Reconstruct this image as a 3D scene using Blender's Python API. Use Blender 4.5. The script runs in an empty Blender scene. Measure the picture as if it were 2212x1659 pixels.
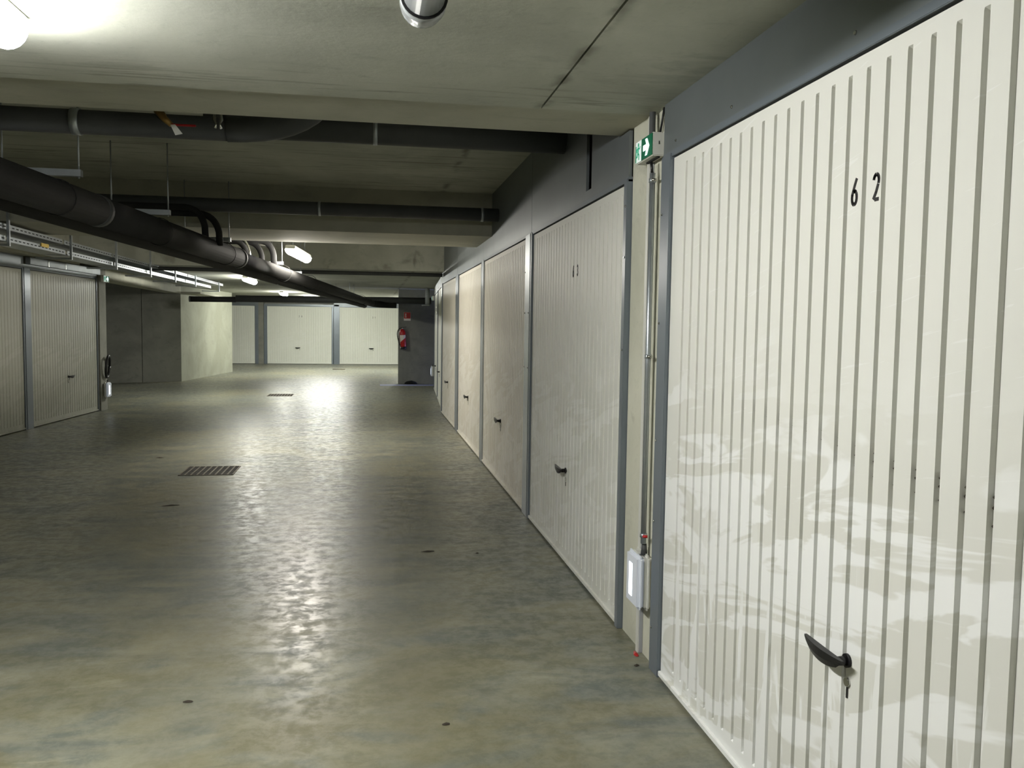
import bpy, bmesh, math, random
from mathutils import Vector, Matrix
random.seed(7)
C = bpy.context.scene.collection
PI = math.pi

# ------------------------------------------------------------------ camera
yaw, pitch, roll, F = 0.1689, -0.0684, 0.0141, 1816.5
fw = Vector((math.sin(yaw)*math.cos(pitch), math.cos(yaw)*math.cos(pitch), math.sin(pitch)))
rt = Vector((math.cos(yaw), -math.sin(yaw), 0)); up = rt.cross(fw)
rt2 = rt*math.cos(roll)+up*math.sin(roll); up2 = -rt*math.sin(roll)+up*math.cos(roll)
cam = bpy.data.cameras.new('camera'); co = bpy.data.objects.new('camera', cam); C.objects.link(co)
cam.sensor_width = 36; cam.lens = 36*F/2212; cam.clip_start = .05
m = Matrix((rt2, up2, -fw)).transposed().to_4x4(); m.translation = (0, 0, 1.4); co.matrix_world = m
bpy.context.scene.camera = co

# ------------------------------------------------------------------ world, exposure
w = bpy.data.worlds.new('world'); bpy.context.scene.world = w; w.use_nodes = True
w.node_tree.nodes['Background'].inputs[0].default_value = (.6, .65, .6, 1)
w.node_tree.nodes['Background'].inputs[1].default_value = 0.0
vs = bpy.context.scene.view_settings
vs.view_transform = 'Standard'; vs.look = 'None'; vs.gamma = 1; vs.use_curve_mapping = False
vs.exposure = 1.0
LAMP_POWER = 78.0

# ------------------------------------------------------------------ materials
def srgb(r, g, b):
    f = lambda c: ((c/255+.055)/1.055)**2.4 if c > 10 else c/255/12.92
    return (f(r), f(g), f(b), 1)

class NT:
    def __init__(s, name):
        s.m = bpy.data.materials.new(name); s.m.use_nodes = True
        s.t = s.m.node_tree; s.b = s.t.nodes['Principled BSDF']
    def n(s, typ, ins=None, **kw):
        q = s.t.nodes.new(typ)
        for k, v in kw.items(): setattr(q, k, v)
        for k, v in (ins or {}).items():
            if isinstance(v, bpy.types.NodeSocket): s.t.links.new(v, q.inputs[k])
            else: q.inputs[k].default_value = v
        return q
    def math(s, op, a, b=None, c=None, clamp=False):
        d = {0: a}
        if b is not None: d[1] = b
        if c is not None: d[2] = c
        return s.n('ShaderNodeMath', d, operation=op, use_clamp=clamp).outputs[0]
    def noise(s, vec, scale, detail=4, rough=.55, dist=0):
        return s.n('ShaderNodeTexNoise', {'Vector': vec, 'Scale': scale, 'Detail': detail, 'Roughness': rough, 'Distortion': dist}).outputs['Fac']
    def ramp(s, v, a, b, smooth=True):
        return s.n('ShaderNodeMapRange', {0: v, 1: a, 2: b, 3: 0., 4: 1.}, interpolation_type='SMOOTHSTEP' if smooth else 'LINEAR').outputs[0]
    def mix(s, f, a, b, mode='MIX'):
        q = s.t.nodes.new('ShaderNodeMix'); q.data_type = 'RGBA'; q.blend_type = mode
        for i, v in ((0, f), (6, a), (7, b)):
            if isinstance(v, bpy.types.NodeSocket): s.t.links.new(v, q.inputs[i])
            else: q.inputs[i].default_value = v
        return q.outputs[2]
    def pos(s, scale=(1, 1, 1), obj=False):
        if obj: v = s.n('ShaderNodeTexCoord').outputs['Object']
        else: v = s.n('ShaderNodeNewGeometry').outputs['Position']
        if scale != (1, 1, 1): v = s.n('ShaderNodeVectorMath', {0: v, 1: scale}, operation='MULTIPLY').outputs[0]
        return v
    def sep(s, v):
        return s.n('ShaderNodeSeparateXYZ', {0: v}).outputs
    def set(s, **kw):
        for k, v in kw.items():
            k = {'col': 'Base Color', 'rough': 'Roughness', 'metal': 'Metallic', 'spec': 'Specular IOR Level',
                 'emc': 'Emission Color', 'ems': 'Emission Strength', 'normal': 'Normal', 'coat': 'Coat Weight'}[k]
            if isinstance(v, bpy.types.NodeSocket): s.t.links.new(v, s.b.inputs[k])
            else: s.b.inputs[k].default_value = v
        return s.m
    def bump(s, h, strength=.2, dist=.01):
        return s.n('ShaderNodeBump', {'Height': h, 'Strength': strength, 'Distance': dist}).outputs[0]

def simple(name, col, rough=.5, metal=0, var=.06, scale=9, spec=.5, bump=0):
    t = NT(name); p = t.pos(obj=False)
    n = t.noise(p, scale, 4)
    dark = tuple(c*(1-var*2.2) for c in col[:3])+(1,); lite = tuple(min(1, c*(1+var*2.2)) for c in col[:3])+(1,)
    t.set(col=t.mix(n, dark, lite), rough=rough, metal=metal, spec=spec)
    if bump: t.set(normal=t.bump(t.noise(p, scale*12, 3), bump, .003))
    return t.m

def floor_mat():
    t = NT('polished_concrete_floor'); p = t.pos(); 
    ps = t.pos((1, 2.2, 1))
    big = t.noise(p, .55, 5, .6, .8); mid = t.noise(ps, 1.6, 6, .62, 1.2); fine = t.noise(p, 9, 6, .65)
    sx = t.sep(p)
    # olive tan patches towards the near end, blue-grey elsewhere
    c = t.mix(t.ramp(mid, .38, .66), srgb(104, 110, 108), srgb(142, 141, 126))
    c = t.mix(t.math('MULTIPLY', t.ramp(big, .5, .66), .8), c, srgb(143, 140, 118))
    c = t.mix(t.math('MULTIPLY', t.ramp(t.noise(t.pos((.8, 1.7, 1)), 1.1, 5, .6, 1.), .55, .75), .6), c, srgb(104, 114, 116))
    # ochre dirt near the viewer, darkened to offset the near lamp
    near = t.ramp(sx[1], 5.2, 2.6)
    dirt = t.math('MULTIPLY', near, t.ramp(t.noise(t.pos((1, 1.6, 1)), 1.5, 7, .64, .5), .40, .60))
    c = t.mix(t.math('MULTIPLY', dirt, .85), c, srgb(118, 114, 88))
    # pale scuffed flecks
    fl = t.math('MULTIPLY', t.ramp(t.noise(t.pos((2.2, 5, 1)), 3.2, 8, .72, 1.5), .6, .72), t.ramp(t.noise(p, .9, 3), .45, .6))
    c = t.mix(t.math('MULTIPLY', fl, .5), c, srgb(180, 178, 162))
    c = t.mix(t.math('MULTIPLY', t.ramp(fine, .5, .8), .25), c, srgb(120, 118, 100))
    # dark tyre sweeps
    sw = t.math('MULTIPLY', t.ramp(t.noise(t.pos((.35, 2.4, 1)), 2.1, 5, .6, 1.), .6, .72), .35)
    c = t.mix(sw, c, srgb(84, 86, 78))
    pat = t.ramp(t.noise(t.pos((1, 1.5, 1)), 5.5, 8, .68, .2), .5, .72)
    c = t.mix(t.math('MULTIPLY', pat, .3), c, srgb(152, 152, 138))
    dk = t.ramp(t.noise(t.pos((.9, 1.3, 1)), 2.6, 8, .66, .2), .52, .75)
    c = t.mix(t.math('MULTIPLY', dk, .3), c, srgb(92, 94, 84))
    spots = t.n('ShaderNodeTexVoronoi', {'Vector': p, 'Scale': 4.5}).outputs['Distance']
    c = t.mix(t.math('MULTIPLY', t.ramp(spots, .035, .02), .35), c, srgb(70, 72, 62))
    wl = t.math('MULTIPLY', t.ramp(t.noise(t.pos((1, 2.8, 1)), 1.3, 7, .68, .4), .60, .68), near)
    c = t.mix(t.math('MULTIPLY', wl, .4), c, srgb(178, 176, 158))
    rp = t.ramp(t.noise(p, 13, 9, .74, .2), .38, .62)
    r = t.math('ADD', t.math('MULTIPLY', rp, .2), .29)
    c = t.mix(t.math('MULTIPLY', t.math('SUBTRACT', 1., rp), .16), c, srgb(176, 174, 162))
    c = t.mix(t.math('MULTIPLY', t.ramp(t.noise(p, 45, 5, .7), .5, .75), .22), c, srgb(96, 94, 80))
    h = t.math('ADD', t.math('MULTIPLY', mid, .6), t.math('MULTIPLY', fine, .25))
    c = t.mix(1.0, c, (.80, .79, .72, 1), 'MULTIPLY')
    return t.set(col=c, rough=r, spec=.36, normal=t.bump(t.noise(p, 60, 4, .6), .05, .003))

def concrete(name, a, b, seam=False, rough=.85, dark=.35, spec=.3):
    t = NT(name); p = t.pos()
    n1 = t.noise(p, 1.1, 6, .6, .6); n2 = t.noise(t.pos((1, 2.4, 2.4)), 2.3, 6, .65, .5); n3 = t.noise(p, 30, 4, .6)
    c = t.mix(t.ramp(n1, .3, .7), a, b)
    c = t.mix(t.math('MULTIPLY', t.ramp(n2, .54, .72), dark), c, tuple(x*.5 for x in a[:3])+(1,))
    c = t.mix(t.math('MULTIPLY', t.ramp(n3, .55, .8), .2), c, tuple(x*.55 for x in a[:3])+(1,))
    if seam:
        s = t.sep(p)
        d = t.math('ABSOLUTE', t.math('SUBTRACT', s[0], .682))
        k = t.math('MULTIPLY', t.ramp(d, .05, .0), t.ramp(t.noise(t.pos((3, 2, 1)), 2.2, 4), .42, .62))
        c = t.mix(t.math('MULTIPLY', k, .6), c, srgb(70, 70, 58))
        # streaks running along the slab edge
        k2 = t.math('MULTIPLY', t.ramp(s[1], 2.9, 3.3), t.ramp(t.noise(t.pos((.8, 9, 1)), 2.0, 5, .6, .6), .52, .66))
        c = t.mix(t.math('MULTIPLY', k2, .45), c, srgb(92, 90, 74))
    return t.set(col=c, rough=rough, spec=spec, normal=t.bump(t.math('ADD', n3, n1), .25, .004))

def door_mat(name, base, pale, amount=1.0, tint=None):
    """cream powder coat, matt with dust, wiped clean in paler sweeps on the lower half (object coords)"""
    t = NT(name); o = t.pos(obj=True); s = t.sep(o)
    wob = t.noise(o, 2.2, 3)
    zz = t.math('ADD', s[2], t.math('MULTIPLY', t.math('SUBTRACT', wob, .5), .7))
    low = t.ramp(zz, 1.42, .95)
    v = t.n('ShaderNodeVectorMath', {0: o, 1: (1.1, 1, 2.6)}, operation='MULTIPLY').outputs[0]
    rot = t.n('ShaderNodeVectorRotate', {'Vector': o, 'Axis': (0, 1, 0), 'Angle': .2})
    v2 = t.n('ShaderNodeVectorMath', {0: rot.outputs[0], 1: (.7, 1, 3.6)}, operation='MULTIPLY').outputs[0]
    sweep = t.ramp(t.noise(v2, 1.5, 4, .55, 1.6), .48, .53)
    v3 = t.n('ShaderNodeVectorMath', {0: o, 1: (6, 1, 1.1)}, operation='MULTIPLY').outputs[0]
    drip = t.ramp(t.noise(v3, 1.6, 4, .6, 1.0), .54, .6)
    lowest = t.ramp(s[2], .95, .45)
    k = t.math('MAXIMUM', t.math('MULTIPLY', sweep, low), t.math('MULTIPLY', drip, lowest))
    k = t.math('MULTIPLY', k, amount)
    c = t.mix(t.noise(o, 1.2, 3), base, tuple(min(1, x*1.07) for x in base[:3])+(1,))
    c = t.mix(t.math('MULTIPLY', low, .25*amount), c, tuple(x*.92 for x in base[:3])+(1,))
    c = t.mix(k, c, pale)
    # thin scratches
    sc = t.ramp(t.noise(t.n('ShaderNodeVectorMath', {0: rot.outputs[0], 1: (.8, 1, 14)}, operation='MULTIPLY').outputs[0], 2.4, 2, .5, 2.5), .69, .71)
    c = t.mix(t.math('MULTIPLY', sc, .35*amount), c, pale)
    return t.set(col=c, rough=t.math('SUBTRACT', .5, t.math('MULTIPLY', k, .14)), spec=.4)

def emis(name, col, st, base=(.9, .9, .9, 1)):
    t = NT(name); return t.set(col=base, emc=col, ems=st, rough=.4)

M = {}
M['floor'] = floor_mat()
M['ceiling'] = concrete('ceiling_concrete', srgb(160, 162, 150), srgb(184, 186, 174), seam=True)
M['beam'] = concrete('beam_concrete', srgb(156, 156, 142), srgb(176, 175, 160), dark=.25)
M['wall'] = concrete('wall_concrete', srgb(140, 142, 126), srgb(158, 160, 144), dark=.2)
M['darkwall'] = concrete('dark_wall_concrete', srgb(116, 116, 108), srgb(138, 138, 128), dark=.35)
M['pillar'] = concrete('pillar_concrete', srgb(186, 186, 168), srgb(208, 207, 190), dark=.3)
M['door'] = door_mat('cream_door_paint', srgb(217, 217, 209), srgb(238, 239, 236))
M['door_beige'] = door_mat('beige_door_paint', srgb(212, 208, 196), srgb(228, 226, 218), .6)
M['door_dull'] = door_mat('dull_door_paint', srgb(206, 207, 196), srgb(222, 223, 216), .6)
M['door_far'] = door_mat('far_door_paint', srgb(214, 216, 204), srgb(226, 228, 220), .22)
M['door_left_shaded'] = door_mat('left_door_paint_shaded', srgb(160, 161, 148), srgb(182, 181, 172), .3)  # door paint darkened: shade of pipe and trays put into the colour
M['door_mid'] = door_mat('pale_door_paint', srgb(217, 217, 208), srgb(234, 235, 230), .5)
M['groove_dark'] = simple('grey_groove_darkening', srgb(204, 205, 200), .6, 0, .04)  # greyer tone that darkens the door grooves
M['steel'] = simple('grey_blue_steel', srgb(112, 120, 127), .36, .25, .07, 3)
M['galv'] = simple('galvanised_steel', srgb(172, 178, 182), .34, .75, .1, 14)
M['lintel'] = simple('zinc_lintel_steel', srgb(120, 126, 128), .5, .4, .2, 3)
M['fascia'] = simple('fascia_steel', srgb(122, 128, 130), .42, .55, .1, 2.2)
M['black'] = simple('black_plastic', srgb(22, 22, 24), .4, 0, .1)
M['ink'] = simple('black_stencil_paint', srgb(34, 33, 32), .6)
M['pipe'] = simple('dark_pipe_rubber', srgb(34, 34, 33), .78, 0, .2, 6, .3)
M['pipe2'] = simple('dark_grey_pipe', srgb(66, 68, 68), .65, 0, .14, 5)
M['greypipe'] = simple('grey_plastic_pipe', srgb(150, 154, 154), .22, 0, .08, 5)
M['white'] = simple('white_plastic', srgb(206, 206, 198), .45, 0, .04)
M['chrome'] = simple('chrome_metal', srgb(200, 200, 196), .18, 1, .03)
M['trunk'] = simple('grey_trunking_plastic', srgb(158, 160, 164), .4, 0, .05)
M['red'] = simple('red_paint', srgb(176, 24, 26), .35)
M['redtag'] = simple('red_sign_plate', srgb(190, 50, 42), .5)
M['signwhite'] = simple('sign_white_print', srgb(222, 214, 204), .5)
M['dark'] = simple('black_void_rubber', srgb(14, 14, 14), .9)
M['grate'] = simple('cast_iron_grate', srgb(96, 90, 76), .6, .3, .15, 30)
M['leafbrown'] = simple('brown_dirt', srgb(54, 48, 38), .9)
M['yellow'] = simple('yellow_tape', srgb(190, 160, 40), .5)
M['brass'] = simple('brass_valve', srgb(150, 120, 70), .35, .8)
M['green'] = emis('green_sign_lit', srgb(0, 92, 62), .15, srgb(6, 92, 62))
M['greenman'] = emis('pictogram_green_lit', srgb(10, 130, 96), .5, srgb(8, 110, 80))
M['arrow'] = emis('pictogram_white_lit', (.72, 1, .93, 1), .8)
M['signback'] = emis('sign_pane_white_lit', (.72, .9, .84, 1), .18)
M['led'] = emis('led_strip_lit', (.82, .93, 1, 1), 1.4)
M['ledpane'] = emis('frosted_led_cover', (.7, .8, 1, 1), .05, srgb(205, 208, 212))
M['teal'] = emis('teal_lit', (.1, .9, .75, 1), 1.2)
M['tube'] = emis('lamp_diffuser_lit', (1, 1, .92, 1), LAMP_POWER)
M['tube_near'] = emis('near_lamp_diffuser_lit', (1, .995, .97, 1), LAMP_POWER*1.08)
M['tube_far'] = emis('far_lamp_diffuser_lit', (1, 1, .93, 1), LAMP_POWER*1.5)
M['tube_warm'] = emis('lamp_diffuser_warm_lit', (1, .94, .84, 1), LAMP_POWER)
M['bluish_glow'] = emis('bluish_added_glow_lit', (.42, .5, 1, 1), 20)

# ------------------------------------------------------------------ mesh helpers
def bx(bm, x0, x1, y0, y1, z0, z1):
    v = [bm.verts.new(c) for c in ((x0,y0,z0),(x1,y0,z0),(x1,y1,z0),(x0,y1,z0),(x0,y0,z1),(x1,y0,z1),(x1,y1,z1),(x0,y1,z1))]
    for f in ((3,2,1,0),(4,5,6,7),(0,1,5,4),(1,2,6,5),(2,3,7,6),(3,0,4,7)): bm.faces.new([v[i] for i in f])
    return bm
def box(x0, x1, y0, y1, z0, z1, bev=0):
    bm = bmesh.new(); bx(bm, min(x0,x1), max(x0,x1), min(y0,y1), max(y0,y1), min(z0,z1), max(z0,z1))
    if bev: bmesh.ops.bevel(bm, geom=bm.edges[:], offset=bev, segments=2, affect='EDGES')
    return bm
def tube(bm, pts, r, seg=14, caps=True):
    pts = [Vector(p) for p in pts]; rs = r if isinstance(r, (list, tuple)) else [r]*len(pts)
    rings = []; prev = None
    for i, p in enumerate(pts):
        d = (pts[min(i+1, len(pts)-1)]-pts[max(i-1, 0)]).normalized()
        if prev is None:
            a = Vector((0, 0, 1)) if abs(d.z) < .9 else Vector((1, 0, 0))
            u = d.cross(a).normalized()
        else: u = (prev-d*prev.dot(d)).normalized()
        prev = u; v = d.cross(u)
        rings.append([bm.verts.new(p+(u*math.cos(2*PI*k/seg)+v*math.sin(2*PI*k/seg))*rs[i]) for k in range(seg)])
    for a, b in zip(rings, rings[1:]):
        for k in range(seg):
            f = bm.faces.new((a[k], a[(k+1) % seg], b[(k+1) % seg], b[k])); f.smooth = True
    if caps:
        bm.faces.new(list(reversed(rings[0]))); bm.faces.new(rings[-1])
    return bm
def arc(p0, p1, p2, n=8):
    p0, p1, p2 = Vector(p0), Vector(p1), Vector(p2)
    return [p0*(1-t)**2+p1*2*t*(1-t)+p2*t*t for t in [i/n for i in range(n+1)]]
def prism(pts, y0, y1, bm=None):
    """polygon in local x,z extruded in y"""
    bm = bm or bmesh.new()
    a = [bm.verts.new((x, y0, z)) for x, z in pts]; b = [bm.verts.new((x, y1, z)) for x, z in pts]
    n = len(pts); bm.faces.new(a); bm.faces.new(list(reversed(b)))
    for i in range(n): bm.faces.new((a[i], b[i], b[(i+1) % n], a[(i+1) % n]))
    return bm
def obj(name, bm, mat, parent=None, label=None, cat=None, group=None, kind=None):
    bmesh.ops.recalc_face_normals(bm, faces=bm.faces[:])
    me = bpy.data.meshes.new(name); bm.to_mesh(me); bm.free()
    me.materials.append(M[mat] if isinstance(mat, str) else mat)
    o = bpy.data.objects.new(name, me); C.objects.link(o)
    if parent: o.parent = parent
    return tag(o, label, cat, group, kind)
def tag(o, label=None, cat=None, group=None, kind=None):
    for k, v in (('label', label), ('category', cat), ('group', group), ('kind', kind)):
        if v: o[k] = v
    return o
def empty(name, loc, rz, label, cat, group=None, kind=None):
    o = bpy.data.objects.new(name, None); C.objects.link(o); o.location = loc; o.rotation_euler = (0, 0, rz)
    return tag(o, label, cat, group, kind)
def struct(name, bm, mat, label=None, cat=None): return obj(name, bm, mat, None, label, cat, None, 'structure')

# ------------------------------------------------------------------ setting
XR = 1.156
struct('floor', box(-9.3, 5.3, -8.2, 31.5, -.3, 0), 'floor', 'scuffed grey concrete garage floor with patchy shine', 'floor')
bm = box(-9.3, .678, -8.2, 3.405, 2.28, 2.9); bx(bm, .686, 5.3, -8.2, 3.405, 2.28, 2.9); bx(bm, .678, .686, -8.2, 3.405, 2.30, 2.9)
struct('ceiling', bm, 'ceiling', 'low stained concrete slab overhead with a dark seam', 'ceiling')
struct('ceiling', box(-9.3, 5.3, 3.855, 8.0, 2.65, 2.9), 'ceiling', 'raised dark ceiling bay just beyond the first beam', 'ceiling')
struct('ceiling', box(-9.3, 5.3, 9.15, 13.2, 2.65, 2.9), 'ceiling', 'raised ceiling bay holding the brightest hanging lamp', 'ceiling')
struct('ceiling', box(-9.3, 5.3, 13.2, 31.5, 2.235, 2.9), 'ceiling', 'far low ceiling slab over the end of the garage', 'ceiling')
struct('ceiling_beam', box(-9.3, 5.3, 3.405, 3.855, 2.293, 2.9), 'beam', 'wide concrete beam across the ceiling nearest the viewer', 'beam')
struct('ceiling_beam', box(-9.3, 5.3, 8.0, 9.15, 2.25, 2.9), 'beam', 'concrete beam across the ceiling in front of the hanging lamp', 'beam')
struct('ceiling_beam', box(-9.3, -4.35, 3.855, 8.0, 2.2, 2.65), 'beam', 'lowered concrete strip above the near left garage doors', 'beam')
struct('ceiling_beam', box(-9.3, -4.15, 9.15, 13.2, 2.2, 2.65), 'beam', 'lowered concrete strip above the far left garage doors', 'beam')
struct('wall_right', box(5.0, 5.3, -8.2, 31.5, 0, 2.9), 'wall')
struct('wall_left', box(-9.3, -9.0, -8.2, 31.5, 0, 2.9), 'wall')
struct('wall_near', box(-9.3, 5.3, -8.5, -8.2, 0, 2.9), 'wall')
struct('wall_back', box(-9.3, 5.3, 30.3, 30.6, 0, 2.9), 'darkwall')
# side walls behind the viewer
struct('wall_right', box(XR, XR+.15, -8.2, .6, 0, 2.28), 'wall')
# partitions between the boxes keep them dark
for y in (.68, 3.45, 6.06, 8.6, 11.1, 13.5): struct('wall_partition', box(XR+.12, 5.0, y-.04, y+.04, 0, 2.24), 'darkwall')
# back corner at the right: dark wall with the extinguisher
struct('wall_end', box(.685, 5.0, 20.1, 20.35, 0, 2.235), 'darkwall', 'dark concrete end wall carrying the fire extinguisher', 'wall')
# wall seen under the left beam (slightly turned)
def slab_between(p0, p1, th, z0, z1):
    p0 = Vector(p0); p1 = Vector(p1); d = (p1-p0).normalized(); n = Vector((-d.y, d.x))*th
    pts = [p0, p1, p1+n, p0+n]; bm = bmesh.new()
    a = [bm.verts.new((p.x, p.y, z0)) for p in pts]; b = [bm.verts.new((p.x, p.y, z1)) for p in pts]
    bm.faces.new(list(reversed(a))); bm.faces.new(b)
    for i in range(4): bm.faces.new((a[i], a[(i+1) % 4], b[(i+1) % 4], b[i]))
    return bm
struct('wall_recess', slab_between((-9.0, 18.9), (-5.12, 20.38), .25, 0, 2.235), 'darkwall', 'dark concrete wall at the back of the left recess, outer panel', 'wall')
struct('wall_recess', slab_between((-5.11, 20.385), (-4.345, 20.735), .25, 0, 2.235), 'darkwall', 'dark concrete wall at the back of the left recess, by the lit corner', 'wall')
struct('wall_corner', slab_between((-4.34, 20.74), (-3.83, 24.9), .35, 0, 2.235), 'wall', 'brightly lit pale concrete wall left of the far doors', 'wall')
struct('wall_corner', box(-9, -4.1, 24.65, 24.9, 0, 2.235), 'wall')
struct('ceiling_beam', slab_between((-4.12, 14.25), (-4.33, 20.74), .3, 2.055, 2.235), 'beam', 'pale lit concrete beam spanning the left recess beside the small exit sign', 'beam')
struct('ceiling_beam', box(-4.33, -3.9, 20.75, 24.9, 2.06, 2.1), 'beam', 'thin pale ledge along the top of the lit wall', 'beam')

# pillars
struct('pillar', box(XR+.012, XR+.4, 3.25, 3.69, 0, 2.293), 'pillar', 'pale concrete pillar beside door 62 carrying the exit sign', 'pillar')
dl = Vector((.149, 2.18)).normalized(); aL = math.atan2(dl.y, dl.x)       # direction of the left row
def L(s, off=0):                                                          # point along the left row; off to the room side
    p = Vector((-4.288, 11.69))+dl*s; n = Vector((dl.y, -dl.x)); return p+n*off
pa, pb = L(2.23, .03), L(2.5, .03)
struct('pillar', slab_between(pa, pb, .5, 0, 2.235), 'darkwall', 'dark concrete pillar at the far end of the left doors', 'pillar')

# ------------------------------------------------------------------ garage doors
def leaf_bm(W, H, pitch_=.0768, gw=.0175, gd=.015, z0=.03, first=None):
    """front at y=0 (viewer side is -y), vertical grooves pressed into the sheet"""
    bm = bmesh.new(); us = [0.0]; dep = [0]
    x = first if first is not None else (W-pitch_*int((W-.08)/pitch_))/2
    cols = []
    while x < W-.03:
        cols.append(x); x += pitch_
    prof = [(0, 0)]
    sl = .002 if gd > .01 else gw*.42
    for c in cols: prof += [(c-gw/2, 0), (c-gw/2+sl, 1), (c+gw/2-sl, 1), (c+gw/2, 0)]
    prof.append((W, 0))
    zs = [z0, z0+.045, z0+.052, H-.042, H-.035, H]
    zd = [0, 0, 1, 1, 0, 0]
    grid = [[bm.verts.new((u, gd*d*k, z)) for z, k in zip(zs, zd)] for u, d in prof]
    for a, b in zip(grid, grid[1:]):
        for i in range(len(zs)-1): bm.faces.new((a[i], b[i], b[i+1], a[i+1]))
    # border returns and back
    th = .035
    c = [bm.verts.new((0, th, z0)), bm.verts.new((W, th, z0)), bm.verts.new((W, th, H)), bm.verts.new((0, th, H))]
    bm.faces.new(c)
    bm.faces.new([g[0] for g in grid]+[c[1], c[0]]); bm.faces.new([g[-1] for g in grid]+[c[2], c[3]])
    bm.faces.new(grid[0]+[c[3], c[0]]); bm.faces.new(grid[-1]+[c[2], c[1]])
    return bm, cols
def stroke(bm, pts, wd, y0=-.0012, y1=.0005, closed=False):
    """flat painted stroke along a polyline in x,z"""
    n = len(pts); P = [Vector(p) for p in pts]
    for a, b in zip(P, P[1:]):
        d = (b-a).normalized(); q = Vector((-d.y, d.x))*wd/2; e = d*wd*.12
        prism([tuple(a-e+q), tuple(a-e-q), tuple(b+e-q), tuple(b+e+q)], y0, y1, bm)
def digit(ch, cx, cz, h):
    """stencil digit with bridges; returns bmesh in x,z"""
    bm = bmesh.new(); w = h*.42; t = h*.14
    def arcpts(x, z, rx, rz, a0, a1, n=7): return [(x+rx*math.cos(math.radians(a0+(a1-a0)*i/n)), z+rz*math.sin(math.radians(a0+(a1-a0)*i/n))) for i in range(n+1)]
    S = []
    if ch == '6':
        S += [[(w*.28, h*.5), (w*.02, h*.28), (-w*.22, h*.04), (-w*.38, -h*.12)]]
        S += [arcpts(0, -h*.22, w*.38, h*.26, 150, 262), arcpts(0, -h*.22, w*.38, h*.26, 278, 400), arcpts(0, -h*.22, w*.38, h*.26, 52, 110)]
    elif ch == '2':
        S += [arcpts(0, h*.26, w*.38, h*.22, 170, 100), arcpts(0, h*.26, w*.38, h*.22, 80, -30), [(w*.3, h*.1), (w*.02, -h*.18), (-w*.34, -h*.42)], [(-w*.1, -h*.45), (w*.42, -h*.45)]]
    elif ch == '3':
        S += [arcpts(0, h*.24, w*.36, h*.22, 160, 95), arcpts(0, h*.24, w*.36, h*.22, 80, -80), arcpts(0, -h*.22, w*.38, h*.24, 80, -80), arcpts(0, -h*.22, w*.38, h*.24, -95, -160)]
    elif ch == '4':
        S += [[(w*.2, h*.5), (-w*.4, -h*.12), (w*.05, -h*.12)], [(w*.22, h*.1), (w*.22, -h*.5)]]
    elif ch == '1':
        S += [[(-w*.2, h*.32), (w*.05, h*.48)], [(w*.08, h*.5), (w*.08, -h*.5)]]
    else:
        S += [arcpts(0, 0, w*.4, h*.48, 100, 260), arcpts(0, 0, w*.4, h*.48, -80, 80)]
    for s in S: stroke(bm, [(cx+x, cz+z) for x, z in s], t)
    return bm
def make_handle(leaf, hx, hz, big=True, flip=1):
    """short backplate and spindle, boat-shaped lever with a straight top and bulging underside"""
    h = obj('handle', tube(bmesh.new(), [(hx, .002, hz), (hx, -.007, hz)], .017, 18), 'black', leaf)
    bm = bmesh.new(); tube(bm, [(hx, -.006, hz), (hx, -.030, hz)], [.012, .011], 14)
    sp = obj('spindle', bm, 'black', None); sp.parent = h
    bm = bmesh.new(); n = 14; rings = []; Lh = .175
    for i in range(n+1):
        t = i/n; x = hx+flip*(.032-t*Lh); zt = hz+.012+.004*t
        dep = .038*math.sin(PI*min(1, .08+t*.80))**.7*(1 if t < .9 else 1-(t-.9)*5)
        if t < .12: dep *= .35+t*5.4
        th = .017*math.sin(PI*(.06+.88*t))**.6; y = -.034-.006*math.sin(PI*t)
        rings.append([bm.verts.new(p) for p in ((x, y-th*.55, zt), (x, y+th*.55, zt), (x, y+th*.5, zt-dep*.55), (x, y, zt-dep), (x, y-th*.5, zt-dep*.55))])
    for a, b in zip(rings, rings[1:]):
        for k in range(5): bm.faces.new((a[k], a[(k+1) % 5], b[(k+1) % 5], b[k]))
    bm.faces.new(rings[0]); bm.faces.new(list(reversed(rings[-1])))
    lv = obj('lever', bm, 'black', None); lv.parent = h
    return h
def rivets(parent, pts, y):
    for (x, z) in pts:
        bm = bmesh.new(); tube(bm, [(x, y, z), (x, y-.004, z)], [.006, .0035], 10)
        obj('rivet', bm, 'chrome', parent)
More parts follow.
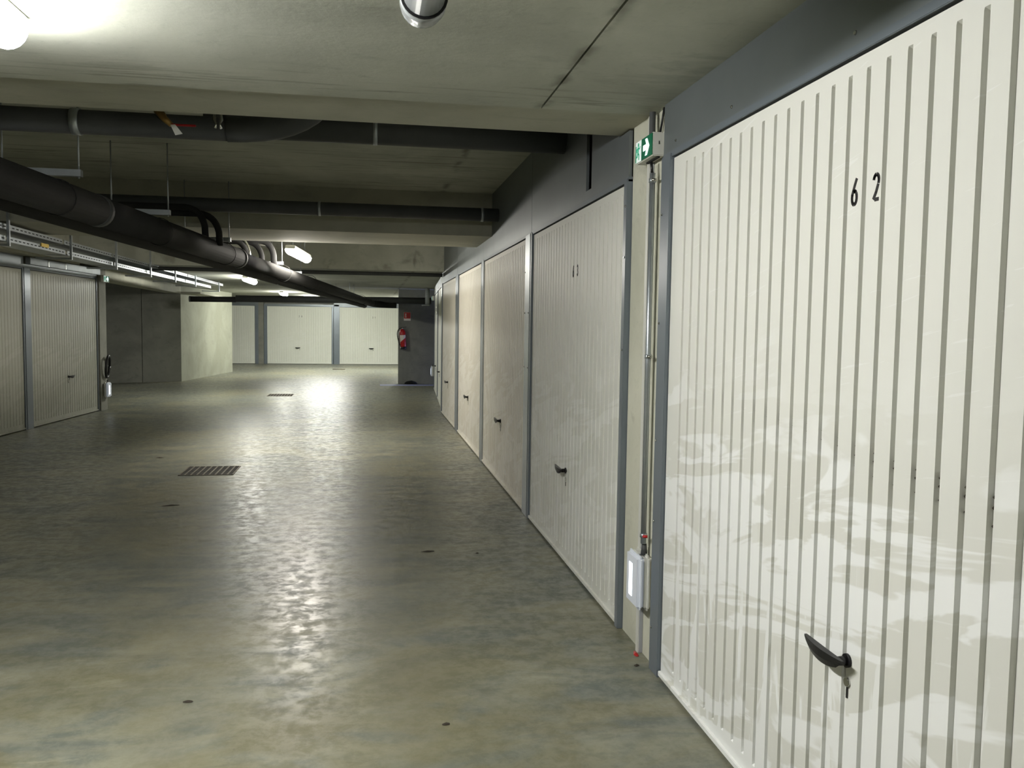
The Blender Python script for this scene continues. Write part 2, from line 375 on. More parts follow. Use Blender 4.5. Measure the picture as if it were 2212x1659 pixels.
def make_door(name, loc, rz, W, H, jl, jr, ztop, mat, digits, label, hx=None, hz=.56, flip=1, fascia=None, first=None, top=True, jm='steel', gd=.015):
    root = empty(name, loc, rz, label, 'garage door', None, 'structure')
    # thing > part > sub-part : everything local, x to the viewer's right when facing the door
    bm, cols = leaf_bm(W, H, first=first, gd=gd)
    leaf = obj('leaf', bm, mat, root)
    if hx is not None:
        h = make_handle(leaf, hx, hz, True, flip)
        bm = bmesh.new(); tube(bm, [(hx+.004, .001, hz-.052), (hx+.004, -.006, hz-.052)], .011, 14)
        obj('lock_cylinder', bm, 'chrome', leaf)
        bm = box(hx+.0015, hx+.0065, -.0035, .0, hz-.092, hz-.066); obj('key_slot', bm, 'black', leaf)
    if digits:
        for ch, (dx, dz) in zip(digits[0], digits[1]):
            obj('painted_digit', digit(ch, dx, dz, digits[2]), 'ink', leaf)
    bm = box(0.0, W, -.012, .0, .012, .032, .002); bx(bm, 0, W, -.002, .03, .012, .03)
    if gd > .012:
        for c in cols: obj('groove_dark_strip', box(c-.0066, c+.0066, .012, .0148, .085, H-.045), 'groove_dark', leaf)  # grey strips added to darken the groove bottoms
    obj('bottom_rail', bm, mat, root)
    # jambs and head of the steel frame
    g = .006
    bm = box(-jl, -g, -.014, .06, 0, ztop if False else H+.02, .002)
    jL = obj('jamb', bm, jm, root)
    bm = box(W+g, W+jr, -.014, .06, 0, H+.02, .002)
    jR = obj('jamb', bm, jm, root)
    bm = box(-jl, W+jr, -.008, .045, H+.008, H+.03, .001)
    obj('head_rail', bm, 'steel', root)
    if fascia:
        for (a, b, z0, z1) in fascia:
            obj('fascia_panel', box(a, b, -.006, .01, z0, z1), 'fascia', root)
    return root, leaf, jL, jR, cols
RZ = -PI/2
# door 62 (nearest right)
r62, l62, j1, j2, cols = make_door('door_1', (XR, 3.137, 0), RZ, 2.38, 2.055, .105, .1, 2.28, 'door',
    ('62', [(1.245, 1.735), (1.333, 1.733)], .062),
    'nearest cream ribbed garage door on the right, painted with number 62', 1.300, .597, 1,
    [(-.105, 2.48, 2.062, 2.28)], first=3.137-3.005)
rivets(j1, [(-.085, .18), (-.085, .62), (-.085, .95), (-.085, 1.42), (-.085, 1.85)], -.014)
for k, x in enumerate((.03, .53, 1.23)):
    bm = bmesh.new(); tube(bm, [(x, -.006, 2.115), (x, -.010, 2.115)], [.006, .004], 10); obj('rivet', bm, 'chrome', [c for c in r62.children if c.name.startswith('fascia')][0])
# rubber scuff spots in the grooves, dropping slowly toward the viewer
pts = [(2.849, 1.185), (2.392, 1.17), (2.086, 1.151), (1.853, 1.123), (1.622, 1.104), (1.392, 1.091)]
for c in cols[2:22]:
    Y = 3.137-c
    z = None
    for (ya, za), (yb, zb) in zip(pts, pts[1:]):
        if yb <= Y <= ya: z = za+(zb-za)*(ya-Y)/(ya-yb)
    if z is None: continue
    bm = bmesh.new()
    for dz, s in ((0.0, .004), (-.016-random.random()*.008, .0045), (-.045-random.random()*.012, .0035)):
        tube(bm, [(c+random.uniform(-.002, .002), .011, z+dz-s*1.5), (c, .008, z+dz), (c, .011, z+dz+s*1.5)], [.001, s, .001], 8)
    obj('scuff_mark', bm, 'leafbrown', l62)

# door 63
r63, l63, j1, j2, _ = make_door('door_2', (XR, 5.937, 0), RZ, 2.191, 2.05, .045, .05, 2.65, 'door_mid',
    ('63', [(1.20, 1.72), (1.30, 1.72)], .062), 'second garage door on the right, between the pillar and the beige door', 1.11, .55, 1,
    [(-.055, 1.477, 2.13, 2.65), (1.587, 2.08, 2.13, 2.65), (2.08, 2.236, 2.13, 2.285), (-.055, 2.236, 2.07, 2.13)], gd=.0101)
rivets(j2, [(2.225, 1.3), (2.225, 1.72), (2.225, 1.95)], -.014)
r64, l64, j1, j2, _ = make_door('door_3', (XR, 8.511, 0), RZ, 2.317, 2.05, .09, .185, 2.65, 'door_beige', None,
    'third garage door on the right, shaded beige with white streaks low down', 1.16, .56, 1, [(-.08, 2.51, 2.07, 2.25), (.511, 2.51, 2.25, 2.65)], jm='galv')
rivets(j2, [(2.34, 1.5), (2.48, 1.5), (2.34, 1.1), (2.48, 1.1), (2.34, 1.8)], -.014)
r65, l65, j1, j2, _ = make_door('door_4', (XR, 10.974, 0), RZ, 2.274, 2.05, .16, .095, 2.65, 'door_beige', None,
    'fourth garage door on the right, brightest cream under the hanging lamp', 1.13, .56, 1, [(-.16, 2.38, 2.07, 2.25), (-.16, 1.824, 2.25, 2.65)])
r66, l66, j1, j2, _ = make_door('door_5', (XR, 13.416, 0), RZ, 2.11, 2.05, .14, .16, 2.65, 'door_beige', None,
    'fifth garage door on the right, dim beige before the row bends away', .98, .56, 1, [(.2, 2.27, 2.25, 2.65), (-.14, 2.27, 2.07, 2.25)])
# the row bends slightly to the right
dr = Vector((.30, 6.15)).normalized(); rzr = math.atan2(dr.y, dr.x)+PI
def Rw(s, off=0): p = Vector((1.19, 13.8))+dr*s; return p+Vector((-dr.y, dr.x))*off
struct('pillar', slab_between(Vector((1.165, 13.8)), Vector((1.16, 13.57)), .3, 0, 2.235), 'pillar', 'narrow pale pillar where the right row bends', 'pillar')
p = Rw(2.35); make_door('door_6', (p.x, p.y, 0), rzr, 2.25, 2.05, .05, .05, 2.2, 'door_dull', None, 'sixth garage door on the right, seen almost edge on', .95, .56, 1, [(-.05, 2.3, 2.07, 2.235)], gd=.008)
p = Rw(4.75); make_door('door_7', (p.x, p.y, 0), rzr, 2.25, 2.05, .05, .05, 2.2, 'door_dull', None, 'last garage door on the right, a sliver before the end wall', 1.1, .56, 1, [(-.05, 2.3, 2.07, 2.235)], gd=.008)
struct('pillar', slab_between(Rw(5.3, .0), Rw(4.83, .0), .3, 0, 2.235), 'pillar', 'pale pillar at the far end of the right row', 'pillar')

# left row: A (near the pillar) and B (cut by the frame)
oA = L(.02); rA = aL
make_door('door_8', (oA.x, oA.y, 0), rA, 2.15, 2.03, .17, .03, 2.19, 'door_left_shaded', None, 'left garage door beside the far pillar with small exit sign', 1.1, .6, -1,
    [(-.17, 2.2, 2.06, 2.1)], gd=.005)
oB = L(-2.4); make_door('door_9', (oB.x, oB.y, 0), rA, 2.2, 2.03, .03, .03, 2.19, 'door_left_shaded', None, 'dim garage door cut off at the left edge of the photo', 1.05, .6, -1,
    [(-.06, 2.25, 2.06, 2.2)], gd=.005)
oc = L(-.18)
lint = empty('door_lintel', (oA.x, oA.y, 0), rA, 'bright galvanised steel channel over the left garage door', 'lintel')
obj('channel', box(-.1, 2.2, -.06, .0, 2.1, 2.19, .004), 'lintel', lint)
for x in (.42, .95): obj('joint_strap', box(x-.008, x+.008, -.064, -.058, 2.1, 2.19), 'chrome', lint)
struct('wall_left', slab_between(L(-12), L(-2.45), .2, 0, 2.28), 'wall')
for s in (-2.42, 0-.08): 
    q = L(s); struct('wall_partition', box(-9, q.x-.12, q.y-.04, q.y+.04, 0, 2.19), 'darkwall')

# back row
make_door('door_10', (-1.005, 29.8, 0), 0, 2.2, 1.975, .2, .2, 2.235, 'door_far', ('31', [(1.13, 1.64), (1.21, 1.64)], .06),
    'far back garage door on the right, partly behind the dark end wall', 1.14, .56, 1, [(-.2, 2.4, 2.0, 2.235)], gd=.007)
make_door('door_11', (-3.43, 29.8, 0), 0, 2.15, 1.975, .11, .06, 2.235, 'door_far', ('28', [(1.06, 1.64), (1.15, 1.64)], .06),
    'far back garage door in the middle, beside the blue-grey post', 1.07, .56, 1, [(-.11, 2.4, 2.0, 2.06)], gd=.007)
make_door('door_12', (-5.99, 29.8, 0), 0, 2.15, 1.975, .1, .12, 2.235, 'door_far', None,
    'far back garage door on the left, half hidden by the lit wall', 1.0, .56, 1, [(-.1, 2.27, 2.0, 2.235)], gd=.007)
struct('pillar', box(-3.72, -3.55, 29.78, 30.2, 0, 2.235), 'darkwall', 'slim grey pillar between the two left back doors', 'pillar')
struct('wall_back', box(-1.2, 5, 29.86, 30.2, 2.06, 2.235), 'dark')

# ------------------------------------------------------------------ exit sign, emergency lights, conduit on the near pillar
def exit_sign(loc, rz, W, H, D, label, detail=True, mat_l='signback', flipx=False):
    r = empty('exit_sign', loc, rz, label, 'exit sign', None)
    hs = obj('housing', box(0, W, -D, 0, 0, H, .004), 'white', r)
    s = obj('green_panel', box(W*.37, W-.002, -D-.002, -D+.001, .004, H-.004), 'green', r)
    s2 = obj('white_panel', box(.003, W*.365, -D-.002, -D+.001, .004, H-.004), mat_l, r, 'white pane with green running man')
    cx = W*.68; cz = H*.5; a = H*.34
    arrow = [(cx-a*1.25, cz-a*.36), (cx+a*.0, cz-a*.36), (cx-a*.45, cz-a*1.05), (cx+a*.25, cz-a*1.05), (cx+a*1.1, cz), (cx+a*.25, cz+a*1.05), (cx-a*.45, cz+a*1.05), (cx+a*.0, cz+a*.36), (cx-a*1.25, cz+a*.36)]
    obj('arrow', prism(arrow, -D-.0035, -D-.001), 'arrow', s, 'glowing white arrow')
    if detail:
        bm = bmesh.new(); x0 = W*.19; z0 = H*.5; k = H
        tube(bm, [(x0+.0, -D-.001, z0+.30*k), (x0+.0, -D-.003, z0+.30*k)], .085*k, 14)
        for p, wd in (([(x0-.02*k, z0+.19*k), (x0-.05*k, z0-.04*k)], .13*k), ([(x0-.05*k, z0-.04*k), (x0+.10*k, z0-.16*k), (x0+.08*k, z0-.36*k)], .07*k),
                      ([(x0-.05*k, z0-.04*k), (x0-.14*k, z0-.2*k), (x0-.3*k, z0-.22*k)], .07*k), ([(x0, z0+.17*k), (x0+.16*k, z0+.1*k), (x0+.24*k, z0+.2*k)], .045*k),
                      ([(x0-.03*k, z0+.17*k), (x0-.2*k, z0+.12*k), (x0-.24*k, z0)], .045*k)):
            stroke(bm, p, wd, -D-.0035, -D-.001)
        obj('running_man', bm, 'greenman', s2, 'green running man')
        obj('door_outline', prism([(.006, .006), (.014, .006), (.014, H-.02), (.006, H-.02)], -D-.003, -D-.001), 'greenman', s2)
    return r
sg = exit_sign((XR+.010, 3.475, 2.088), RZ, .21, .093, .056, 'green exit sign with glowing arrow on the near pillar')
obj('vent_slot', box(.2085, .2115, -.03, -.026, .045, .058), 'black', sg)
obj('mounting_foot', box(.06, .2, -.03, -.02, -.006, 0), 'dark', sg)
p = L(2.28, .035); exit_sign((p.x, p.y, 2.0), aL, .22, .1, .05, 'small exit sign glowing on the far left pillar')
p = Rw(5.2, .005); exit_sign((p.x, p.y, 1.95), rzr, .22, .1, .05, 'exit sign edge-on at the far end of the right doors')
def bulkhead(loc, rz, label):
    r = empty('emergency_light', loc, rz, label, 'emergency light', None)
    obj('housing', box(0, .17, -.034, 0, 0, .235, .014), 'white', r)
    cv = obj('cover', box(.004, .166, -.064, -.032, .004, .231, .013), 'ledpane', r, 'frosted cover')
    obj('led_strip', box(.05, .092, -.0655, -.0635, .045, .185, .0005), 'led', cv, 'bright white strip')
    for z in (.228,): obj('clip', box(.06, .11, -.05, -.02, z, z+.01, .002), 'white', r)
    obj('cable_gland', tube(bmesh.new(), [(.115, -.022, .23), (.115, -.022, .275)], [.014, .010], 14), 'pipe2', r)
    return r
bulkhead((XR+.008, 3.45, .222), RZ, 'white emergency light glowing low on the near pillar')
p = L(2.31, .04); bulkhead((p.x, p.y, .2), aL, 'small emergency light low on the far left pillar')
p = Rw(5.25, .005); bulkhead((p.x, p.y, .25), rzr, 'pale emergency light at the far end of the right doors')

cd = empty('conduit', (XR, 3.33, 0), 0, 'shiny steel conduit running up the near pillar', 'conduit')
obj('pipe', tube(bmesh.new(), [(-.02, 0, .5), (-.02, 0, 2.03)], .0115, 16), 'galv', cd)
for z in (.535, 1.284, 2.0):
    c_ = obj('clamp', tube(bmesh.new(), [(-.02, 0, z-.008), (-.02, 0, z+.008)], .015, 16), 'galv', cd)
    obj('screw', tube(bmesh.new(), [(-.03, -.02, z), (-.012, -.028, z)], .006, 10), 'red' if z < .6 else 'chrome', c_)
obj('cable', tube(bmesh.new(), [(-.022, 0, 2.03), (-.026, .002, 2.075)], .006, 8), 'black', cd)
tr = empty('cable_trunking', (XR+.012, 3.40, 0), 0, 'flat grey cable trunking behind the conduit, floor to ceiling', 'trunking')
obj('channel', box(-.016, 0, 0, .04, .0, 2.28, .002), 'trunk', tr)
obj('cover', box(-.021, -.016, .006, .034, .0, 2.28), 'white', tr)
obj('conduit', tube(bmesh.new(), arc((XR-.02, 3.345, 2.18), (XR-.02, 3.35, 2.24), (XR-.015, 3.36, 2.293), 6), .013, 14), 'pipe2', None, 'dark flexible conduit rising from exit sign to ceiling', 'conduit')
obj('cable', tube(bmesh.new(), [(XR+.0, 3.31, 2.18), (XR+.004, 3.272, 2.285)], .005, 8), 'black', None, 'thin black cable slanting up beside the exit sign', 'cable')

# ------------------------------------------------------------------ lamps
def lamp(loc, rz, label, mat='tube', rods=0, LL=1.25):
    r = empty('strip_lamp', loc, rz, label, 'lamp', 'strip lamps under the ceiling')
    obj('base', box(-.05, .05, -LL/2, LL/2, -.012, .03, .006), 'white', r)
    bm = bmesh.new(); n = 10; rings = []
    for y, s in ((-LL/2+.01, .75), (-LL/2+.03, 1), (LL/2-.03, 1), (LL/2-.01, .75)):
        rings.append([bm.verts.new((.058*s*math.cos(PI*k/n), y, -.012-.062*s*math.sin(PI*k/n))) for k in range(n+1)])
    for a, b in zip(rings, rings[1:]):
        for k in range(n): f = bm.faces.new((a[k], a[k+1], b[k+1], b[k])); f.smooth = True
        bm.faces.new((a[0], b[0], b[n], a[n]))
    bm.faces.new(rings[0]); bm.faces.new(rings[-1])
    obj('diffuser', bm, mat, r, 'glowing white diffuser')
    for s in (-1, 1):
        if rods: obj('suspension_rod', tube(bmesh.new(), [(0, s*LL*.35, .028), (0, s*LL*.35, rods)], .005, 8), 'galv', r)
    return r
lamp((-1.03, 2.10, 2.25), 0, 'nearest strip lamp glaring at the upper left corner', 'tube_near')
lamp((-.79, 9.95, 2.205), -.07, 'brightest hanging strip lamp, above the dark pipe', 'tube_warm', .445)
lamp((-2.17, 16.2, 2.2), 0, 'strip lamp left of the pipe beside the cable tray', 'tube')
lamp((-2.25, 23.3, 2.2), 0, 'small far strip lamp peeking above the cross pipe', 'tube')
lamp((-.9, -5.0, 2.25), 0, 'strip lamp behind the viewer', 'tube')
lamp((1.5, 25.5, 2.2), 0, 'strip lamp hidden behind the dark end wall', 'tube_far')
lamp((-1.3, 25.9, 2.2), PI/2, 'far strip lamp just above the cross pipe before the back doors', 'tube_far')

# added helpers for the bluish light from the right before the end wall
struct('wall_light_stop', slab_between((1.56, 19.62), (1.50, 19.0), .2, 0, 2.235), 'pillar')  # wall piece added to narrow the bluish light
bl = empty('added_side_glow', (3.4, 19.86, 0), 0, 'unseen bluish glow added in the side passage before the end wall', 'lamp')  # unseen source added for the bluish light on the floor
obj('glow', box(-.05, .05, -.2, .2, .0, .4), 'bluish_glow', bl)

# ------------------------------------------------------------------ pipes
def main_axis(Y):
    t = (Y-5.1)/(19.1-5.1); return Vector((-1.614+t*(1.70), Y, 2.05-t*.19))
mp = empty('insulated_pipe', (-1.6, 5, 0), 0, 'thick black insulated pipe running diagonally into the distance', 'pipe')
off = Vector((-1.6, 5, 0))
def rel(ps): return [Vector(p)-off for p in ps]
for a, b, r_ in ((-.5, 5.35, .092), (5.35, 8.3, .09), (8.3, 19.0, .072)):
    obj('pipe_section', tube(bmesh.new(), rel([main_axis(a+.01), main_axis((a+b)/2), main_axis(b-.01)]), r_, 24), 'pipe', mp)
for y in (5.35, 8.3): obj('joint_band', tube(bmesh.new(), rel([main_axis(y-.03), main_axis(y+.03)]), .095, 24), 'pipe2', mp)
obj('end_bend', tube(bmesh.new(), rel(arc(main_axis(18.9), main_axis(19.5), main_axis(19.3)+Vector((.5, .1, -.01)), 10)), .072, 20), 'pipe', mp)
bp = obj('insulated_pipe', tube(bmesh.new(), [main_axis(y)+Vector((-.165, 0, -.045)) for y in (-.5, 5, 10, 18.9)], .062, 20), 'pipe', None, 'thinner black pipe running along the left underside of the thick one', 'pipe')
def hanger(xr, y, z, label, xl=None):
    xc = xr-.2; h = empty('pipe_hanger', (xc, y, z), 0, label, 'pipe hanger', 'trapeze hangers along the black pipe')
    topz = 2.65 if (3.86 < y < 8.0 or 9.15 < y < 13.2) else (2.25 if y < 13 else 2.235)
    bm = box(-.2, .2, -.02, .02, 0, .035); obj('channel', bm, 'galv', h)
    for s in (-.19, .185): obj('threaded_rod', tube(bmesh.new(), [(s, 0, -.01), (s, 0, topz-z)], .005, 8), 'galv', h)
    # strap round the pipe
    ax = main_axis(y)-Vector((xc, y, z)); rr = .096
    obj('strap', tube(bmesh.new(), [(ax.x+rr*math.cos(a), 0, ax.z+rr*math.sin(a)) for a in [i*2*PI/20 for i in range(21)]], .003, 6), 'pipe', h)
for i, (x, y, z) in enumerate(((-1.515, 4.881, 2.165), (-1.387, 6.334, 2.15), (-1.22, 7.9, 2.12), (-.989, 10.2, 2.08), (-.903, 11.83, 2.07), (-.368, 17.15, 2.0), (-.3, 18.0, 1.985))):
    hanger(x, y, z, ['hanger channel nearest the viewer above the black pipe', 'second hanger channel, in front of the dark bends', 'third hanger channel, next to the two dark bends', 'brightly lit hanger channel left of the brightest lamp',
                     'hanger channel just below the brightest lamp', 'far hanger channel near the pipe end', 'last hanger channel at the cross pipe'][i])
# cross pipe far away
cp = empty('cross_pipe', (0, 19.4, 0), 0, 'dark pipe crossing the view in front of the far doors', 'pipe')
obj('pipe_section', tube(bmesh.new(), [(-3.85, 0, 1.90), (-2.9, 0, 1.905)], .062, 18), 'pipe', cp)
obj('pipe_section', tube(bmesh.new(), [(-2.9, 0, 1.925), (1.4, 0, 1.955)], .075, 18), 'pipe2', cp)
obj('cap', tube(bmesh.new(), [(-3.88, 0, 1.90), (-3.85, 0, 1.90)], .066, 18), 'pipe2', cp)
obj('drain_pipe', tube(bmesh.new(), [(1.3, 19.2, 1.86), (1.3, 19.2, 2.235)], .05, 16), 'greypipe', None, 'short grey vertical pipe at the far right ceiling', 'pipe')
obj('pipe_flange', tube(bmesh.new(), [(1.26, 19.2, 1.835), (1.26, 19.2, 1.86)], .09, 18), 'greypipe', None, 'pale flange under the vertical pipe at the far right', 'flange')
# near overhead pipe at the top edge
st = empty('overhead_pipe', (.13, 2.01, 2.2), 0, 'shiny grey pipe end under the ceiling at the top edge', 'pipe')
obj('pipe', tube(bmesh.new(), [(0, -4.5, 0), (0, .12, 0)], .052, 28), 'greypipe', st)
obj('collar', tube(bmesh.new(), [(0, .10, 0), (0, .15, 0)], .058, 28), 'greypipe', st)
obj('gasket', tube(bmesh.new(), [(0, .096, 0), (0, .101, 0)], .0585, 28), 'black', st)
obj('elbow', tube(bmesh.new(), arc((0, .14, 0), (0, .225, 0), (0, .225, .066), 10), .055, 28), 'greypipe', st)
# pipes in the dark bay
p1 = empty('ceiling_pipe', (-.6, 4.45, 2.36), 0, 'dark pipe across the first bay, bending upward at its right end', 'pipe')
obj('pipe_section', tube(bmesh.new(), [(-8.2, 0, 0), (-.1, 0, 0)], .058, 20), 'pipe2', p1)
obj('bend', tube(bmesh.new(), arc((-.1, 0, .0), (.36, 0, .0), (.42, 0, .29), 10), .062, 20), 'pipe2', p1)
for x in (-.8, ): obj('clamp', tube(bmesh.new(), [(x-.02, 0, 0), (x+.02, 0, 0)], .064, 18), 'galv', p1)
p2 = empty('ceiling_pipe', (0, 5.0, 2.52), 0, 'dark pipe across the first bay reaching the right fascia', 'pipe')
obj('pipe_section', tube(bmesh.new(), [(-.9, 0, 0), (1.148, 0, 0)], .085, 20), 'pipe2', p2)
obj('clamp', tube(bmesh.new(), [(.02, 0, 0), (.045, 0, 0)], .089, 20), 'galv', p2)
p3 = empty('ceiling_pipe', (0, 7.6, 2.40), 0, 'dark pipe running in front of the second beam', 'pipe')
obj('pipe_section', tube(bmesh.new(), [(-4.3, 0, 0), (1.148, 0, 0)], .058, 18), 'pipe2', p3)
for x in (-.43, 1.0): obj('clamp', tube(bmesh.new(), [(x-.012, 0, 0), (x+.012, 0, 0)], .063, 18), 'galv', p3)
p4 = obj('ceiling_pipe', tube(bmesh.new(), [(-3.8, 13.35, 2.19), (1.14, 13.35, 2.19)], .03, 14), 'pipe2', None, 'thin dark pipe under the far slab edge', 'pipe')
# bends dropping into the main pipe
def bend(x0, xe, y, z, zb, r, mat, label):
    a = (xe-.14, y, z); return obj('pipe_bend', tube(bmesh.new(), [(x0, y, z)]+arc(a, (xe, y, z), (xe+.03, y, z-.15), 8)+[(xe+.035, y, zb)], r, 14), mat, None, label, 'pipe')
bend(-2.6, -1.37, 7.35, 2.34, 2.08, .027, 'pipe', 'left dark pipe bending down into the black pipe')
bend(-2.6, -1.27, 7.42, 2.30, 2.04, .027, 'pipe', 'right dark pipe bending down by the third hanger')
bend(-1.8, -1.36, 9.7, 2.30, 2.0, .03, 'dark', 'dark pipe bend beyond the beam, furthest left')
bend(-1.7, -1.31, 9.55, 2.33, 2.0, .012, 'chrome', 'shiny slim pipe bend between dark ones beyond the beam')
bend(-1.6, -1.22, 9.85, 2.30, 2.0, .03, 'dark', 'dark pipe bend beyond the beam, middle one')
bend(-1.5, -1.08, 9.75, 2.31, 2.0, .033, 'dark', 'dark pipe bend beside the brightly lit hanger')
bend(-1.3, -1.07, 9.9, 2.27, 2.0, .009, 'chrome', 'thin shiny conduit curving down left of the brightest lamp')

# valve with red lever and tag
vv = empty('valve', (-.93, 4.3, 2.36), 0, 'valve with a red lever and white tag hanging behind the first beam', 'valve')
obj('body', tube(bmesh.new(), [(-.07, 0, .04), (-.045, 0, .02), (-.03, 0, .0), (-.0, 0, -.025)], [.014, .02, .016, .012], 12), 'brass', vv)
obj('lever', box(.0, .115, -.02, -.012, -.032, -.022, .003), 'red', vv, 'red lever')
t_ = obj('tag', prism([(.0, -.03), (.022, -.028), (.055, -.07), (.022, -.078)], -.03, -.028), 'white', vv, 'white paper tag')
obj('stem', tube(bmesh.new(), [(-.07, 0, .04), (-.1, .02, .1), (-.1, .02, .29)], .012, 10), 'chrome', vv)
cl = empty('pipe_clip', (-.72, 4.3, 2.33), 0, 'pair of shiny metal clips right of the red lever', 'clip', )
for s in (-.012, .016): obj('hook', tube(bmesh.new(), [(s, 0, .32), (s, 0, .09), (s*1.2, 0, .04), (s*.6, 0, .02), (s, 0, 0)], [.004, .006, .009, .005, .007], 10), 'chrome', cl)

# ------------------------------------------------------------------ cable trays
def tray(x, z, y0, y1, breaks, label, wdt=.28, n=0):
    t = empty('cable_tray', (x, y0, z), 0, label, 'cable tray', 'cable trays above the left side')
    ys = [y0]+breaks+[y1]
    for a, b in zip(ys, ys[1:]):
        bm = bmesh.new(); a0, b0 = a-y0+.03, b-y0-.03
        bx(bm, -.003, .0, a0, b0, 0, .045); bx(bm, -.012, -.003, a0, b0, .041, .045); bx(bm, -.012, .008, a0, b0, -.002, .002)
        s = obj('side_rail', bm, 'galv', t)
        # perforations
        bm = bmesh.new(); k = a0+.04
        while k < b0-.03: bx(bm, .0, .0012, k, k+.05, .017, .026); k += .09
        obj('slot', bm, 'dark', s)[ 'kind'] = 'stuff'
        bm = bmesh.new(); bx(bm, -wdt, -wdt+.003, a0, b0, 0, .045); obj('side_rail', bm, 'galv', t)
        obj('tray_bed', box(-wdt, 0, a0, b0, -.003, -.001), 'galv', t)
    return t
tray(-3.1, 2.178, 5.5, 19.0, [7.86-.9, 9.37, 11.05, 12.95, 15.4], 'upper galvanised cable tray with perforated side rail')
tray(-3.1, 2.075, 6.2, 17.6, [8.0, 9.45, 11.1, 12.9, 15.2], 'lower cable tray hung beneath the perforated one', .24)
obj('cable_bundle', tube(bmesh.new(), [(-3.2, 6.3, 2.093), (-3.22, 10, 2.094), (-3.2, 15, 2.093), (-3.21, 17.5, 2.093)], .016, 8), 'black', None, 'black cables lying in the lower tray', 'cable')
for i, y in enumerate((7.95, 9.5, 11.1, 12.75, 14.3, 15.9, 18.3)):
    topz = 2.65 if (y < 8.0 or 9.15 < y < 13.2) else (2.25 if y < 9.15 else 2.235)
    h = empty('tray_hanger', (-3.08, y, 2.03), 0, ['tray hanger cut by the left edge of the photo', 'wide tray hanger, first full one from the left', 'tray hanger, second full one from the left', 'tray hanger, third full one from the left',
              'short tray hanger in front of the lit rails', 'brightly lit tray hanger left of the middle lamp', 'last tray hanger below the middle lamp'][i], 'hanger', 'hangers of the cable trays')
    obj('post', box(.0, .022, -.012, .012, 0, topz-2.03), 'galv', h)
    obj('arm', box(-.33, .0, -.012, .012, 0, .02), 'galv', h)
obj('cable_tie', box(-3.1+.002, -3.09, 8.75, 8.95, 2.10, 2.135, .006), 'yellow', None, 'yellow tape wrapped on the cable tray at far left', 'tape')

# ------------------------------------------------------------------ extinguisher and its sign
fe = empty('fire_extinguisher', (.80, 20.0, .86), 0, 'red fire extinguisher with white label on the dark end wall', 'fire extinguisher')
fe.rotation_euler = (0, math.radians(-4), 0)
prof = [(.0, 0, .0), (.06, .0, .0), (.068, 0, .02), (.068, 0, .36), (.06, 0, .40), (.03, 0, .435), (.018, 0, .45)]
body = bmesh.new(); tube(body, [(0, 0, p[2]+i*.0001) for i, p in enumerate(prof[1:])], [p[0] for p in prof[1:]], 24)
obj('body', body, 'red', fe)
obj('base_ring', tube(bmesh.new(), [(0, 0, -.03), (0, 0, .025)], .072, 24), 'black', fe)
bm = bmesh.new(); n = 10
ang = [math.radians(200+i*14) for i in range(n+1)]
a = [bm.verts.new((.0695*math.cos(t), .0695*math.sin(t), .30)) for t in ang]; b = [bm.verts.new((.0695*math.cos(t), .0695*math.sin(t), .13+.012*i)) for i, t in enumerate(ang)]
for i in range(n): bm.faces.new((a[i], a[i+1], b[i+1], b[i]))
obj('sticker', bm, 'signwhite', fe, 'white label')
hd = obj('valve_head', tube(bmesh.new(), [(0, 0, .44), (0, 0, .49)], [.022, .016], 12), 'chrome', fe)
obj('grip', box(-.02, .1, -.01, .01, .475, .487, .003), 'black', fe)
obj('hose', tube(bmesh.new(), arc((-.02, 0, .47), (-.15, 0, .45), (-.115, -.01, .22), 8)+arc((-.115, -.01, .22), (-.1, -.02, .1), (-.07, -.03, .06), 5), .011, 10), 'black', fe)
obj('wall_bracket', box(-.03, .03, .04, .11, .3, .34), 'black', fe)
fs = empty('extinguisher_sign', (.81, 20.1, 1.5), 0, 'small red and white sign above the fire extinguisher', 'sign')
obj('plate', box(0, .16, -.006, 0, 0, .2), 'signwhite', fs)
pl = obj('red_field', box(.004, .156, -.008, -.006, .05, .196), 'redtag', fs)
bm = bmesh.new(); bx(bm, .08, .11, -.010, -.008, .07, .15); bx(bm, .088, .102, -.010, -.008, .15, .175); bx(bm, .07, .088, -.010, -.008, .16, .168)
obj('extinguisher_symbol', bm, 'red', pl)
bm = bmesh.new(); bx(bm, .03, .055, -.010, -.008, .11, .17); bx(bm, .03, .06, -.010, -.008, .075, .10); obj('flame_symbol', bm, 'signwhite', pl)
# black bundle on the floor under it, hose coil on the left pillar
bm = bmesh.new(); tube(bm, [(-.2, 0, .02), (-.12, 0, .045), (.02, -.02, .06), (.14, 0, .04), (.2, .02, .015)], [.015, .045, .055, .04, .012], 12)
o_ = obj('rubber_block', bm, 'dark', None, 'low black lump at the foot of the dark end wall', 'rubber block'); o_.location = (.98, 20.02, 0); o_.scale = (.75, .8, .75)
p = L(2.42, .05)
bm = bmesh.new(); tube(bm, [(p.x+.02+.015*math.sin(a), p.y+.09*math.cos(a), .68+.17*math.sin(a)) for a in [i*2*PI/24 for i in range(25)]], .02, 8)
obj('cable_loop', bm, 'black', None, 'black cable loop hanging on the far left pillar', 'cable')

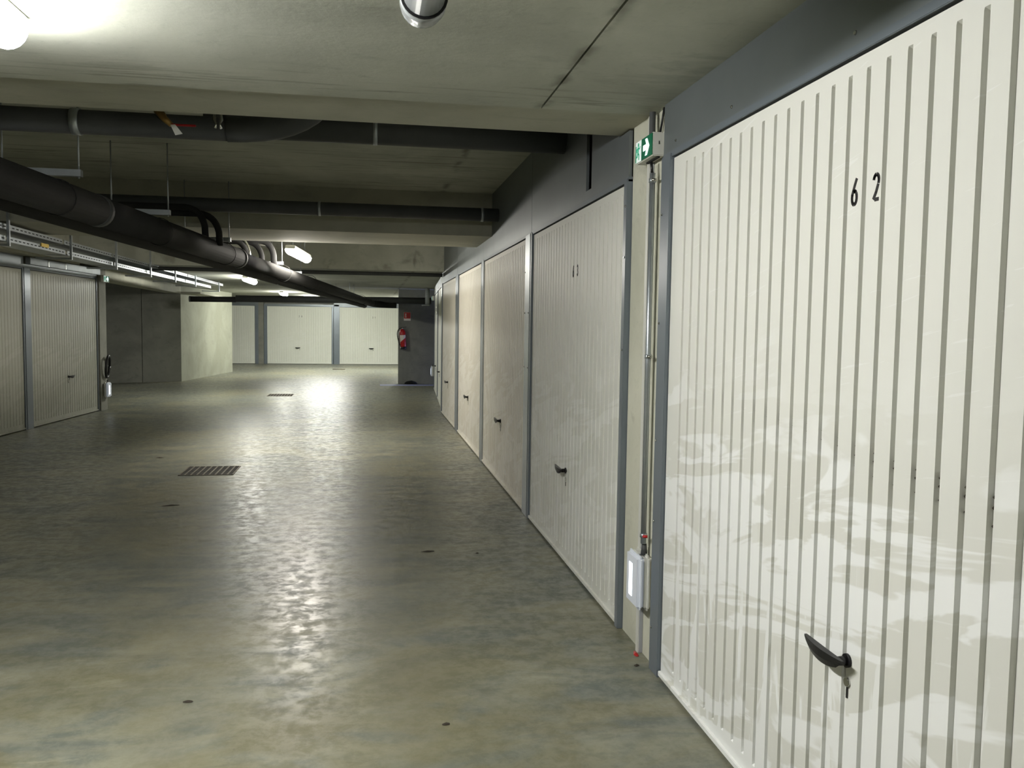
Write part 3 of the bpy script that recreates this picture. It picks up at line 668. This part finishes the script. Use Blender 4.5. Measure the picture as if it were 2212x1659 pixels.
# ------------------------------------------------------------------ floor drains
def drain(x0, x1, y0, y1, label):
    r = empty('floor_drain', (x0, y0, 0), 0, label, 'drain', 'iron floor drains'); W_, H_ = x1-x0, y1-y0
    obj('pit', box(0.0, W_, 0, H_, .0005, .002), 'dark', r)
    bm = bmesh.new(); e = .012
    for q in ((0, W_, 0, e), (0, W_, H_-e, H_), (0, e, 0, H_), (W_-e, W_, 0, H_)): bx(bm, q[0], q[1], q[2], q[3], .001, .005)
    obj('frame', bm, 'grate', r)
    bm = bmesh.new(); n = 9
    for i in range(1, n): bx(bm, W_*i/n-.007, W_*i/n+.007, e, H_-e, .001, .0045)
    for i in range(1, 7): bx(bm, e, W_-e, H_*i/7-.004, H_*i/7+.004, .001, .004)
    obj('grid', bm, 'grate', r)
drain(-1.713, -1.23, 7.98, 8.46, 'nearest rusty floor drain grating left of centre')
drain(-1.93, -1.46, 16.6, 17.1, 'middle floor drain grating, further down the aisle')
drain(-1.11, -.73, 26.3, 26.7, 'faint floor drain grating near the far doors')

# ------------------------------------------------------------------ debris
def flake(x, y, s, label, rz=0, asp=.3, mat='leafbrown'):
    bm = bmesh.new(); n = 9
    ring = [bm.verts.new((s*math.cos(2*PI*i/n)*(1+random.uniform(-.2, .2)), s*asp*math.sin(2*PI*i/n)*(1+random.uniform(-.3, .3)), .002)) for i in range(n)]
    top = bm.verts.new((0, 0, .008)); bt = bm.verts.new((0, 0, .0005))
    for i in range(n): bm.faces.new((ring[i], ring[(i+1) % n], top)); bm.faces.new((ring[(i+1) % n], ring[i], bt))
    o = obj('debris', bm, mat, None, label, 'debris', 'bits of dirt on the floor'); o.location = (x, y, 0); o.rotation_euler = (0, 0, rz)
M['paleblue'] = simple('pale_blue_painted_light', srgb(176, 182, 226), .35, 0, .04)
obj('painted_light_strip', box(.25, 1.52, 19.45, 19.85, .0005, .004), 'paleblue', None, 'pale bluish strip of painted light on the floor before the dark end wall', 'painted light')  # bluish light on the floor, painted as a thin coloured strip
flake(.36, 5.14, .045, 'dark leaf scrap in the middle of the floor', .05, .3)
flake(.66, 5.06, .012, 'small dark crumb right of the leaf scrap', 0, .6)
flake(1.10, 3.27, .014, 'dark round spot on the floor at the pillar foot', .2, .7)
flake(-1.485, 6.68, .07, 'long dark smear of dirt left of centre', .25, .25)
flake(-.656, 3.17, .018, 'small dark crumb lower left of centre', 0, .6)
flake(.27, 2.864, .014, 'dark crumb low in the centre of the floor', 0, .7)
flake(-2.12, 9.06, .04, 'dark crumb beyond the drain on the left', 0, .5)
flake(1.135, 3.39, .03, 'flecks of red paint at the pillar foot', 1.4, .35, 'red')
